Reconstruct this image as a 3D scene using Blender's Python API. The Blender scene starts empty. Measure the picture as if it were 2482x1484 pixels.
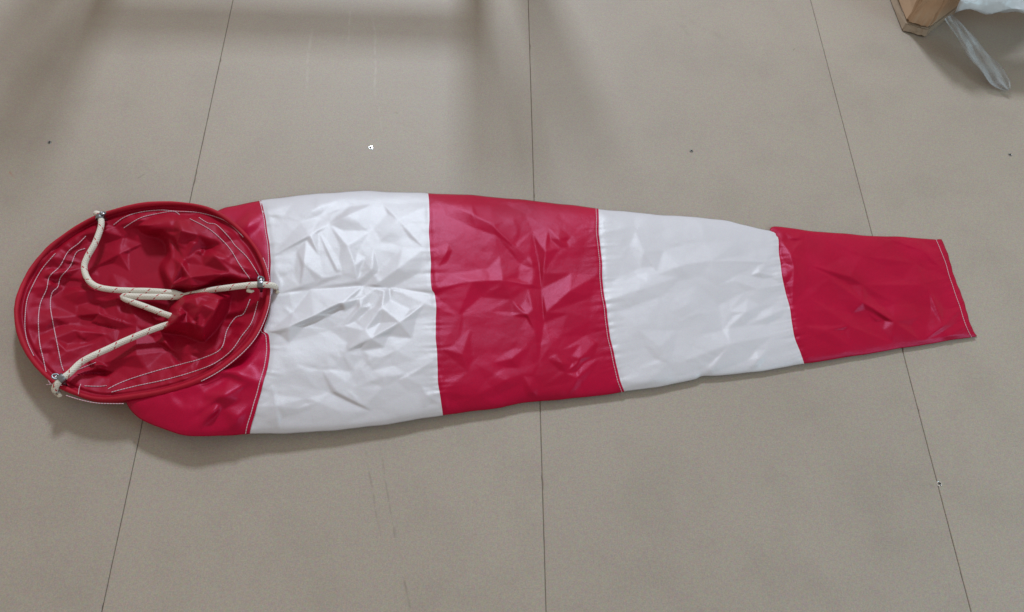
import bpy, bmesh, math, random
import numpy as np
from mathutils import Matrix, Vector

random.seed(7)
rng = np.random.default_rng(11)
scene = bpy.context.scene
col = scene.collection

# ------------------------------------------------------------------ camera
F_PX = 860.0                     # focal length in pixels of a 1024 px wide picture
CAM_H = 1.2373                   # metres above the floor
# rows: world X (right), Y (away, along the board joints), Z (up) in camera axes
ROT = np.array([[0.9988965, -0.01306362, -0.04511226],
                [-0.01089501, 0.86988035, -0.49314245],
                [0.0456845, 0.49308977, 0.86877811]])
cam_data = bpy.data.cameras.new('camera')
cam_data.sensor_width = 36.0
cam_data.lens = F_PX / 1024 * 36.0
cam_data.clip_start = 0.02
cam_data.clip_end = 100
cam = bpy.data.objects.new('camera', cam_data)
col.objects.link(cam)
m = Matrix([list(r) for r in ROT]).to_4x4()
m.translation = Vector((0, 0, CAM_H))
cam.matrix_world = m
scene.camera = cam

# ------------------------------------------------------------------ light
world = bpy.data.worlds.new('World')
scene.world = world
world.use_nodes = True
bg = world.node_tree.nodes['Background']
bg.inputs['Color'].default_value = (1.0, 0.91, 0.81, 1)
bg.inputs['Strength'].default_value = 0.50


def area(name, loc, target, sx, sy, power, color):
    d = bpy.data.lights.new(name, 'AREA')
    d.shape = 'RECTANGLE'
    d.size, d.size_y = sx, sy
    d.energy = power
    d.color = color
    o = bpy.data.objects.new(name, d)
    col.objects.link(o)
    o.location = loc
    o.rotation_euler = (Vector(target) - Vector(loc)).to_track_quat('-Z', 'Y').to_euler()
    return o


area('window_light', (-0.3, 4.1, 3.0), (0.0, 0.8, 0), 0.50, 0.55, 158, (0.78, 0.88, 1.0))
area('added_side_fill', (2.7, -0.3, 1.7), (0.7, 0.4, 0), 1.0, 1.0, 30, (0.50, 0.82, 1.0))  # added fill lamp, cools and lifts the near right of the floor

scene.view_settings.view_transform = 'Standard'
scene.view_settings.look = 'None'
scene.view_settings.exposure = 0.0
scene.view_settings.gamma = 1.0
scene.view_settings.use_curve_mapping = False

# ------------------------------------------------------------------ helpers
KPX = 1024 / 2481.0              # my measurements were taken on a 2481 px wide view


def hit(px, py, z=0.0):
    """point on the plane at height z that is measured at (px, py)"""
    px = np.asarray(px, float); py = np.asarray(py, float)
    z = np.asarray(z, float) + 0 * px
    c = np.stack([px * KPX - 512, 306 - py * KPX, -F_PX + 0 * px], -1)
    r = c @ ROT.T
    s = (z - CAM_H) / r[..., 2]
    out = r * s[..., None]
    out[..., 2] += CAM_H
    return out


def catmull(pts, n, closed=False):
    P = np.array(pts, float)
    k = len(P)
    if closed:
        idx = lambda i: P[i % k]
        segs = k
    else:
        idx = lambda i: P[min(max(i, 0), k - 1)]
        segs = k - 1
    out = []
    per = 24
    for i in range(segs):
        p0, p1, p2, p3 = idx(i - 1), idx(i), idx(i + 1), idx(i + 2)
        t = np.linspace(0, 1, per, endpoint=False)[:, None]
        out.append(0.5 * ((2 * p1) + (-p0 + p2) * t + (2 * p0 - 5 * p1 + 4 * p2 - p3) * t ** 2
                          + (-p0 + 3 * p1 - 3 * p2 + p3) * t ** 3))
    out = np.concatenate(out)
    out = np.vstack([out, P[0] if closed else P[-1]])
    d = np.r_[0, np.cumsum(np.linalg.norm(np.diff(out[:, :2], axis=0), axis=1))]
    s = np.linspace(0, d[-1], n + 1)[:-1] if closed else np.linspace(0, d[-1], n)
    return np.stack([np.interp(s, d, out[:, j]) for j in range(out.shape[1])], 1)


def tag(o, label=None, cat=None, group=None, kind=None):
    if label: o['label'] = label
    if cat: o['category'] = cat
    if group: o['group'] = group
    if kind: o['kind'] = kind
    return o


def empty(name, loc=(0, 0, 0)):
    o = bpy.data.objects.new(name, None)
    o.empty_display_size = 0.05
    o.location = loc
    col.objects.link(o)
    return o


def mesh_obj(name, verts, faces, mat, parent=None, smooth=True, uvs=None):
    me = bpy.data.meshes.new(name)
    me.from_pydata([tuple(map(float, v)) for v in verts], [], faces)
    if uvs is not None:
        lay = me.uv_layers.new(name='UVMap')
        for li, l in enumerate(me.loops):
            lay.data[li].uv = uvs[l.vertex_index]
    if smooth:
        me.polygons.foreach_set('use_smooth', [True] * len(me.polygons))
    me.materials.append(mat)
    me.update()
    o = bpy.data.objects.new(name, me)
    col.objects.link(o)
    if parent is not None:
        o.parent = parent
        o.matrix_parent_inverse = Matrix.Translation(-Vector(parent.location))
    return o


def tube(name, path, rad, mat, parent=None, sides=10, closed=False, uvlen=True, caps=True):
    """round tube along a path of world points; rad scalar or per point; uv = metres, turn"""
    P = np.array(path, float)
    n = len(P)
    rad = np.zeros(n) + rad
    if closed:
        T = np.roll(P, -1, 0) - np.roll(P, 1, 0)
    else:
        T = np.gradient(P, axis=0)
    T /= np.linalg.norm(T, axis=1)[:, None] + 1e-12
    up = np.array([0, 0, 1.0])
    verts, uvs, faces = [], [], []
    d = np.r_[0, np.cumsum(np.linalg.norm(np.diff(P, axis=0), axis=1))]
    prev = None
    for i in range(n):
        a = np.cross(up, T[i])
        if np.linalg.norm(a) < 0.15:
            a = prev if prev is not None else np.array([1., 0, 0])
        a = a - T[i] * a.dot(T[i]); a /= np.linalg.norm(a)
        prev = a
        b = np.cross(T[i], a)
        for k in range(sides + 1):
            an = 2 * math.pi * k / sides
            verts.append(P[i] + rad[i] * (math.cos(an) * a + math.sin(an) * b))
            uvs.append((d[i], k / sides))
    w = sides + 1
    for i in range(n if closed else n - 1):
        j = (i + 1) % n
        for k in range(sides):
            faces.append((i * w + k, i * w + k + 1, j * w + k + 1, j * w + k))
    if caps and not closed:
        for i, rev in ((0, True), (n - 1, False)):
            c = len(verts)
            verts.append(P[i] + T[i] * rad[i] * 0.4 * (-1 if rev else 1)); uvs.append((d[i], 0.5))
            for k in range(sides):
                f = (i * w + k, i * w + k + 1, c)
                faces.append(f[::-1] if rev else f)
    return mesh_obj(name, verts, faces, mat, parent, True, uvs)


# ------------------------------------------------------------------ materials
def new_mat(name):
    mt = bpy.data.materials.new(name)
    mt.use_nodes = True
    nt = mt.node_tree
    return mt, nt, nt.nodes['Principled BSDF']


def N(nt, typ, **kw):
    n = nt.nodes.new(typ)
    for k, v in kw.items():
        if k in n.inputs:
            n.inputs[k].default_value = v
        else:
            setattr(n, k, v)
    return n


def L(nt, a, b):
    nt.links.new(a, b)


def math_node(nt, op, a, b=None, c=None):
    n = nt.nodes.new('ShaderNodeMath'); n.operation = op
    for i, v in enumerate((a, b, c)):
        if v is None: continue
        if isinstance(v, (int, float)): n.inputs[i].default_value = v
        else: L(nt, v, n.inputs[i])
    return n.outputs[0]


def ramp(nt, fac, stops):
    r = nt.nodes.new('ShaderNodeValToRGB')
    el = r.color_ramp.elements
    while len(el) < len(stops): el.new(0.5)
    for e, (p, c) in zip(el, stops):
        e.position = p
        e.color = (*c, 1) if len(c) == 3 else c
    L(nt, fac, r.inputs[0])
    return r.outputs[0]


def mixc(nt, fac, a, b, mode='MIX'):
    n = nt.nodes.new('ShaderNodeMix'); n.data_type = 'RGBA'; n.blend_type = mode
    if isinstance(fac, (int, float)): n.inputs[0].default_value = fac
    else: L(nt, fac, n.inputs[0])
    for s, v in ((6, a), (7, b)):
        if isinstance(v, tuple): n.inputs[s].default_value = (*v, 1)
        else: L(nt, v, n.inputs[s])
    return n.outputs[2]


def simple(name, color, rough=0.5, metal=0.0, spec=0.5, noise=None):
    mt, nt, b = new_mat(name)
    b.inputs['Base Color'].default_value = (*color, 1)
    b.inputs['Roughness'].default_value = rough
    b.inputs['Metallic'].default_value = metal
    b.inputs['Specular IOR Level'].default_value = spec
    if noise:
        tc = N(nt, 'ShaderNodeTexCoord')
        nz = N(nt, 'ShaderNodeTexNoise', Scale=noise[0], Detail=5.0)
        L(nt, tc.outputs['Object'], nz.inputs['Vector'])
        c = ramp(nt, nz.outputs['Fac'], [(0.3, tuple(v * (1 - noise[1]) for v in color)), (0.7, tuple(min(1, v * (1 + noise[1])) for v in color))])
        L(nt, c, b.inputs['Base Color'])
    return mt


def nylon(name, color, dark, rough, spec, coat=0.0, tint=(1, 1, 1), trans=0.0):
    """thin woven nylon: slight cloud of tone, fine weave relief, satin gloss"""
    mt, nt, b = new_mat(name)
    tc = N(nt, 'ShaderNodeTexCoord')
    n1 = N(nt, 'ShaderNodeTexNoise', Scale=14.0, Detail=4.0)
    L(nt, tc.outputs['Object'], n1.inputs['Vector'])
    c1 = ramp(nt, n1.outputs['Fac'], [(0.3, dark), (0.7, color)])
    n2 = N(nt, 'ShaderNodeTexNoise', Scale=900.0, Detail=2.0)
    L(nt, tc.outputs['Object'], n2.inputs['Vector'])
    c2 = mixc(nt, 0.34, c1, n2.outputs['Color'], 'OVERLAY')
    L(nt, c2, b.inputs['Base Color'])
    b.inputs['Roughness'].default_value = rough
    b.inputs['Specular IOR Level'].default_value = spec
    b.inputs['Coat Weight'].default_value = coat
    b.inputs['Specular Tint'].default_value = (*tint, 1)
    b.inputs['Coat Roughness'].default_value = 0.22
    # fine crinkle + weave
    n3 = N(nt, 'ShaderNodeTexNoise', Scale=55.0, Detail=4.0, Roughness=0.6)
    L(nt, tc.outputs['Object'], n3.inputs['Vector'])
    bp1 = N(nt, 'ShaderNodeBump', Strength=0.10, Distance=0.004)
    L(nt, n3.outputs['Fac'], bp1.inputs['Height'])
    w = N(nt, 'ShaderNodeTexNoise', Scale=1400.0, Detail=1.0)
    L(nt, tc.outputs['Object'], w.inputs['Vector'])
    bp2 = N(nt, 'ShaderNodeBump', Strength=0.30, Distance=0.0006)
    L(nt, w.outputs['Fac'], bp2.inputs['Height'])
    L(nt, bp1.outputs['Normal'], bp2.inputs['Normal'])
    L(nt, bp2.outputs['Normal'], b.inputs['Normal'])
    if trans:                    # thin cloth lets some light through
        tb = N(nt, 'ShaderNodeBsdfTranslucent')
        L(nt, c2, tb.inputs['Color'])
        mx = N(nt, 'ShaderNodeMixShader'); mx.inputs[0].default_value = trans
        L(nt, b.outputs[0], mx.inputs[1]); L(nt, tb.outputs[0], mx.inputs[2])
        L(nt, mx.outputs[0], nt.nodes['Material Output'].inputs['Surface'])
    return mt


RED = nylon('red_nylon', (0.415, 0.0025, 0.032), (0.345, 0.002, 0.023), 0.36, 0.32, tint=(1.0, 0.38, 0.70), trans=0.08)
SHADED_LINING = nylon('red_nylon_shaded_inside', (0.31, 0.0035, 0.019), (0.265, 0.003, 0.015), 0.44, 0.22, tint=(1.0, 0.45, 0.72), trans=0.05)  # red darkened to carry the shade inside the hoop
RED_HEM = nylon('red_hem_nylon', (0.36, 0.0045, 0.022), (0.29, 0.004, 0.016), 0.65, 0.2)
WHITE = nylon('white_nylon', (0.675, 0.655, 0.695), (0.64, 0.62, 0.655), 0.42, 0.95, trans=0.22)
STEEL = simple('clamp_steel', (0.22, 0.23, 0.25), 0.34, 1.0)
ZINC = simple('screw_zinc', (0.80, 0.81, 0.82), 0.22, 1.0)
DULL = simple('screw_dull', (0.30, 0.295, 0.28), 0.40, 0.8)
RECESS = simple('screw_recess', (0.02, 0.02, 0.02), 0.8)
SUB = simple('subfloor_dark', (0.17, 0.14, 0.11), 0.9, noise=(20, 0.3))
FUZZ = simple('frayed_rope', (0.62, 0.57, 0.48), 0.9, spec=0.1, noise=(400, 0.2))


def thread_mat():
    mt, nt, b = new_mat('white_thread')
    uv = N(nt, 'ShaderNodeUVMap')
    sep = N(nt, 'ShaderNodeSeparateXYZ')
    L(nt, uv.outputs['UV'], sep.inputs[0])
    fr = math_node(nt, 'FRACT', math_node(nt, 'MULTIPLY', sep.outputs[0], 1 / 0.0042))
    on = math_node(nt, 'LESS_THAN', fr, 0.80)
    L(nt, mixc(nt, on, (0.42, 0.05, 0.08), (0.58, 0.40, 0.46)), b.inputs['Base Color'])
    b.inputs['Roughness'].default_value = 0.7
    return mt


THREAD = thread_mat()


def rope_mat():
    mt, nt, b = new_mat('braided_rope')
    uv = N(nt, 'ShaderNodeUVMap')
    sep = N(nt, 'ShaderNodeSeparateXYZ')
    L(nt, uv.outputs['UV'], sep.inputs[0])
    u, v = sep.outputs[0], sep.outputs[1]
    # two crossing helices of yarns
    a1 = math_node(nt, 'SINE', math_node(nt, 'ADD', math_node(nt, 'MULTIPLY', u, 2 * math.pi / 0.0042), math_node(nt, 'MULTIPLY', v, 2 * math.pi * 6)))
    a2 = math_node(nt, 'SINE', math_node(nt, 'SUBTRACT', math_node(nt, 'MULTIPLY', u, 2 * math.pi / 0.0042), math_node(nt, 'MULTIPLY', v, 2 * math.pi * 6)))
    br = math_node(nt, 'MAXIMUM', a1, a2)
    base = ramp(nt, math_node(nt, 'MULTIPLY_ADD', br, 0.5, 0.5), [(0.0, (0.52, 0.48, 0.40)), (0.6, (0.66, 0.62, 0.545))])
    # red tracer: short slanted pairs of dashes every 26 mm
    ph = math_node(nt, 'FRACT', math_node(nt, 'ADD', math_node(nt, 'MULTIPLY', u, 1 / 0.026), math_node(nt, 'MULTIPLY', v, 1.0)))
    near = math_node(nt, 'LESS_THAN', ph, 0.085)
    dash = math_node(nt, 'LESS_THAN', math_node(nt, 'FRACT', math_node(nt, 'MULTIPLY', v, 5.0)), 0.62)
    L(nt, mixc(nt, math_node(nt, 'MULTIPLY', near, dash), base, (0.42, 0.02, 0.035)), b.inputs['Base Color'])
    b.inputs['Roughness'].default_value = 0.75
    b.inputs['Specular IOR Level'].default_value = 0.25
    bp = N(nt, 'ShaderNodeBump', Strength=0.5, Distance=0.0005)
    L(nt, br, bp.inputs['Height'])
    L(nt, bp.outputs['Normal'], b.inputs['Normal'])
    return mt


ROPE = rope_mat()


def mdf_mat():
    mt, nt, b = new_mat('fibreboard')
    tc = N(nt, 'ShaderNodeTexCoord')
    geo = N(nt, 'ShaderNodeNewGeometry')
    pos = geo.outputs['Position']
    n1 = N(nt, 'ShaderNodeTexNoise', Scale=2.3, Detail=5.0, Roughness=0.55)
    L(nt, pos, n1.inputs['Vector'])
    c = ramp(nt, n1.outputs['Fac'], [(0.28, (0.310, 0.262, 0.214)), (0.72, (0.342, 0.290, 0.238))])
    oi = N(nt, 'ShaderNodeObjectInfo')
    tone = ramp(nt, oi.outputs['Random'], [(0.0, (0.955, 0.955, 0.96)), (1.0, (1, 1, 1))])
    c = mixc(nt, 1.0, c, tone, 'MULTIPLY')
    # smudges
    n2 = N(nt, 'ShaderNodeTexNoise', Scale=9.0, Detail=6.0, Roughness=0.62)
    L(nt, pos, n2.inputs['Vector'])
    s = ramp(nt, n2.outputs['Fac'], [(0.36, (0.90, 0.90, 0.90)), (0.52, (1, 1, 1))])
    c = mixc(nt, 0.5, c, s, 'MULTIPLY')
    # wood fibre speckle
    n3 = N(nt, 'ShaderNodeTexNoise', Scale=520.0, Detail=3.0, Roughness=0.7)
    L(nt, pos, n3.inputs['Vector'])
    c = mixc(nt, 0.42, c, ramp(nt, n3.outputs['Fac'], [(0.25, (0.30, 0.30, 0.30)), (0.75, (0.70, 0.70, 0.70))]), 'OVERLAY')
    n4 = N(nt, 'ShaderNodeTexNoise', Scale=260.0, Detail=2.0)
    L(nt, pos, n4.inputs['Vector'])
    c = mixc(nt, 0.22, c, n4.outputs['Color'], 'OVERLAY')
    # scratches and drag marks (each with its own place on the boards)
    sep = N(nt, 'ShaderNodeSeparateXYZ'); L(nt, pos, sep.inputs[0])
    wob = N(nt, 'ShaderNodeTexNoise', Scale=7.0, Detail=3.0); L(nt, pos, wob.inputs['Vector'])
    brk = N(nt, 'ShaderNodeTexNoise', Scale=60.0, Detail=3.0); L(nt, pos, brk.inputs['Vector'])
    brk_f = ramp(nt, brk.outputs['Fac'], [(0.38, (0, 0, 0)), (0.58, (1, 1, 1))])
    X, Y = sep.outputs[0], sep.outputs[1]

    def scratch(c, p0, p1, wpx, colr, strength):
        a, e = hit(*p0), hit(*p1)
        dx, dy = e[0] - a[0], e[1] - a[1]
        ln = math.hypot(dx, dy); dx /= ln; dy /= ln
        rx = math_node(nt, 'SUBTRACT', X, float(a[0])); ry = math_node(nt, 'SUBTRACT', Y, float(a[1]))
        al = math_node(nt, 'ADD', math_node(nt, 'MULTIPLY', rx, dx), math_node(nt, 'MULTIPLY', ry, dy))
        ac = math_node(nt, 'SUBTRACT', math_node(nt, 'MULTIPLY', rx, -dy), math_node(nt, 'MULTIPLY', ry, -dx))
        ac = math_node(nt, 'ADD', ac, math_node(nt, 'MULTIPLY_ADD', wob.outputs['Fac'], 0.016, -0.008))
        f1 = math_node(nt, 'SMOOTH_MIN', 1.0, 1.0, 0.0)
        w = wpx * 0.0008
        mr = N(nt, 'ShaderNodeMapRange'); mr.inputs[1].default_value = w; mr.inputs[2].default_value = w * 0.2
        L(nt, math_node(nt, 'ABSOLUTE', ac), mr.inputs[0])
        m2 = N(nt, 'ShaderNodeMapRange'); m2.inputs[1].default_value = ln / 2; m2.inputs[2].default_value = ln / 2 * 0.6
        L(nt, math_node(nt, 'ABSOLUTE', math_node(nt, 'SUBTRACT', al, ln / 2)), m2.inputs[0])
        f = math_node(nt, 'MULTIPLY', math_node(nt, 'MULTIPLY', mr.outputs[0], m2.outputs[0]), strength)
        f = math_node(nt, 'MULTIPLY', f, brk_f)
        return mixc(nt, f, c, colr)

    pale, darkc = (0.41, 0.365, 0.31), (0.18, 0.15, 0.12)
    for p0, p1, w, cc, st in [((905, 30), (912, 250), 4, pale, .55), ((757, 60), (735, 250), 5, pale, .4),
                              ((918, 250), (926, 330), 3, pale, .4), ((855, 0), (840, 120), 4, pale, .35),
                              ((880, 1060), (925, 1300), 3, darkc, .40), ((915, 1060), (965, 1330), 2.5, darkc, .45),
                              ((950, 1255), (960, 1330), 2, darkc, .6), ((975, 1395), (995, 1490), 3, darkc, .5),
                              ((1640, 50), (1690, 105), 10, darkc, .25), ((1600, 10), (1800, 120), 14, darkc, .14),
                              ((20, 415), (36, 432), 3, (0.34, 0.12, 0.07), .6), ((1920, 128), (1927, 116), 3, darkc, .8),
                              ((950, 268), (966, 276), 3, darkc, .6), ((330, 432), (352, 420), 3, darkc, .5),
                              ((2230, 1168), (2268, 1176), 8, darkc, .4)]:
        c = scratch(c, p0, p1, w, cc, st)
    L(nt, c, b.inputs['Base Color'])
    ro = N(nt, 'ShaderNodeMapRange'); L(nt, n2.outputs['Fac'], ro.inputs[0])
    ro.inputs[3].default_value = 0.50; ro.inputs[4].default_value = 0.66
    L(nt, ro.outputs[0], b.inputs['Roughness'])
    b.inputs['Specular IOR Level'].default_value = 0.35
    bp = N(nt, 'ShaderNodeBump', Strength=0.12, Distance=0.0006)
    L(nt, n3.outputs['Fac'], bp.inputs['Height'])
    L(nt, bp.outputs['Normal'], b.inputs['Normal'])
    return mt


MDF = mdf_mat()

# ------------------------------------------------------------------ floor
BW = 0.6015                      # board pitch
JX = 0.106                       # x of the middle joint
GAP = 0.0008
floor = mesh_obj('floor', [(-3.2, -1.6, -0.0017), (3.2, -1.6, -0.0017), (3.2, 3.2, -0.0017), (-3.2, 3.2, -0.0017)], [(0, 1, 2, 3)], SUB, smooth=False)
tag(floor, kind='structure')


def make_board(x0, x1, y0, y1, seed):
    r = np.random.default_rng(seed)
    n = 640
    ys = np.linspace(y0, y1, n)

    def rough(n):
        e = r.normal(size=n) * 0.00016
        e = np.convolve(e, [.25, .5, .25], 'same')
        chips = (r.random(n) < 0.03) * r.random(n) * 0.0011
        return np.abs(e) + chips
    el, er = rough(n), rough(n)
    bev = 0.0006
    rows = []
    for i in range(n):
        a, b_ = x0 + el[i], x1 - er[i]
        rows.append([(x0, ys[i], -0.0185), (a, ys[i], -0.0007), (a + bev + el[i], ys[i], 0.0),
                     (b_ - bev - er[i], ys[i], 0.0), (b_, ys[i], -0.0007), (x1, ys[i], -0.0185)])
    verts = [v for row in rows for v in row]
    faces = []
    for i in range(n - 1):
        for k in range(5):
            faces.append((i * 6 + k, i * 6 + k + 1, (i + 1) * 6 + k + 1, (i + 1) * 6 + k))
    faces.append((5, 4, 3, 2, 1, 0))
    q = (n - 1) * 6
    faces.append((q, q + 1, q + 2, q + 3, q + 4, q + 5))
    return mesh_obj('board', verts, faces, MDF, floor, smooth=False)


boards = []
for k in range(-5, 5):
    boards.append(make_board(JX + k * BW + GAP / 2, JX + (k + 1) * BW - GAP / 2, -1.5, 3.0, 100 + k))


def make_screw(px, py, board, mat, spin, half=False):
    c = hit(px, py)
    r = 0.0046 if mat is ZINC else 0.0036
    verts, faces = [], []
    # head: flat countersunk disc with a cross recess cut as sunk bars
    seg = 28
    for rr, z in ((r, 0.0002), (r * 0.86, 0.0009), (r * 0.45, 0.0010), (0.0, 0.0010)):
        for k in range(seg):
            a = 2 * math.pi * k / seg
            dip = 0.0
            ca = abs(math.sin(2 * (a - spin)))
            if rr and rr < r * 0.6 and ca < 0.55: dip = 0.0012
            if rr == 0: dip = 0.0016
            verts.append((c[0] + rr * math.cos(a), c[1] + rr * math.sin(a), z - dip))
    for j in range(3):
        for k in range(seg):
            k2 = (k + 1) % seg
            faces.append((j * seg + k, j * seg + k2, (j + 1) * seg + k2, (j + 1) * seg + k))
    s = mesh_obj('screw', verts, faces, mat, board, smooth=False)
    # recess arms
    for q in range(2):
        a = spin + q * math.pi / 2
        d = np.array([math.cos(a), math.sin(a)]); nn = np.array([-d[1], d[0]])
        L_, W_ = r * 0.55, r * 0.13
        vs = [(c[0] + d[0] * sx * L_ + nn[0] * sy * W_, c[1] + d[1] * sx * L_ + nn[1] * sy * W_, 0.00125 + 0.0001 * q) for sx, sy in ((-1, -1), (1, -1), (1, 1), (-1, 1))]
        vs += [(x, y, z - 0.0008) for x, y, z in vs]
        for fs in [[(0, 1, 2, 3), (7, 6, 5, 4), (0, 4, 5, 1), (1, 5, 6, 2), (2, 6, 7, 3), (3, 7, 4, 0)]]:
            me = s.data
            bm = bmesh.new(); bm.from_mesh(me)
            vv = [bm.verts.new(v) for v in vs]
            for f in fs:
                fa = bm.faces.new([vv[i] for i in f]); fa.material_index = 1
            bm.to_mesh(me); bm.free()
    s.data.materials.append(RECESS)
    return s


def board_at(px, py):
    x = hit(px, py)[0]
    return boards[int(math.floor((x - JX) / BW)) + 5]


for px, py, mt, sp in [(898, 358, ZINC, 0.5), (120, 345, DULL, 0.2), (1675, 366, DULL, 0.9), (2447, 375, DULL, 0.1), (2276, 1172, ZINC, 0.35)]:
    make_screw(px, py, board_at(px, py), mt, sp)

# ------------------------------------------------------------------ windsock relief
def polydist(px, py, pts):
    """distance, signed side and 0..1 arclength of the nearest point of a polyline"""
    P = np.array(pts, float)
    best = np.full(px.shape, 1e9); side = np.zeros(px.shape); tt = np.zeros(px.shape)
    seg = np.linalg.norm(np.diff(P, axis=0), axis=1); tot = seg.sum(); acc = 0.0
    for i in range(len(P) - 1):
        a, b_ = P[i], P[i + 1]
        d = b_ - a; l2 = d.dot(d)
        t = np.clip(((px - a[0]) * d[0] + (py - a[1]) * d[1]) / l2, 0, 1)
        qx, qy = px - (a[0] + t * d[0]), py - (a[1] + t * d[1])
        dist = np.hypot(qx, qy)
        s = np.sign(d[0] * qy - d[1] * qx)
        mk = dist < best
        best = np.where(mk, dist, best); side = np.where(mk, s, side)
        tt = np.where(mk, (acc + t * seg[i]) / tot, tt)
        acc += seg[i]
    return best, side, tt


def inside(px, py, poly):
    P = np.array(poly, float); n = len(P)
    c = np.zeros(px.shape, bool)
    for i in range(n):
        x0, y0 = P[i]; x1, y1 = P[(i + 1) % n]
        cond = (y0 > py) != (y1 > py)
        xi = (x1 - x0) * (py - y0) / ((y1 - y0) if y1 != y0 else 1e-9) + x0
        c ^= cond & (px < xi)
    return c


def sdist(px, py, poly):
    d, _, _ = polydist(px, py, list(poly) + [poly[0]])
    return np.where(inside(px, py, poly), d, -d)


def smooth01(x):
    x = np.clip(x, 0, 1)
    return x * x * (3 - 2 * x)


def crease(px, py, pts, amp, wl, wr=None, soft=3.0):
    """ridge (amp>0) or valley along a line. wl: fall-off on the right-hand/down side, wr: other side (px)"""
    wr = wl if wr is None else wr
    d, s, t = polydist(px, py, pts)
    mixs = 0.5 + 0.5 * np.tanh(s * d / 3.0)
    w = wl * mixs + wr * (1 - mixs)
    env = smooth01(np.minimum(t, 1 - t) / 0.42)
    e = np.exp(-(np.sqrt(d * d + soft * soft) - soft) / w)
    return amp * env * e


def tent(px, py, poly, apex, amp, flat=1.0):
    """faceted tent: planes from a polygon's edges up to one apex"""
    P = np.array(poly, float); A = np.array(apex, float); n = len(P)
    h = np.full(px.shape, -1.0)
    ins = inside(px, py, poly)
    out = np.full(px.shape, 1e9)
    for i in range(n):
        a, b_ = P[i], P[(i + 1) % n]
        d = b_ - a; nn = np.array([-d[1], d[0]])
        ha = (A - a).dot(nn)
        v = ((px - a[0]) * nn[0] + (py - a[1]) * nn[1]) / ha
        out = np.minimum(out, v)
    return np.where(ins, amp * np.clip(out / flat, 0, 1) ** 0.8, 0)


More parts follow.
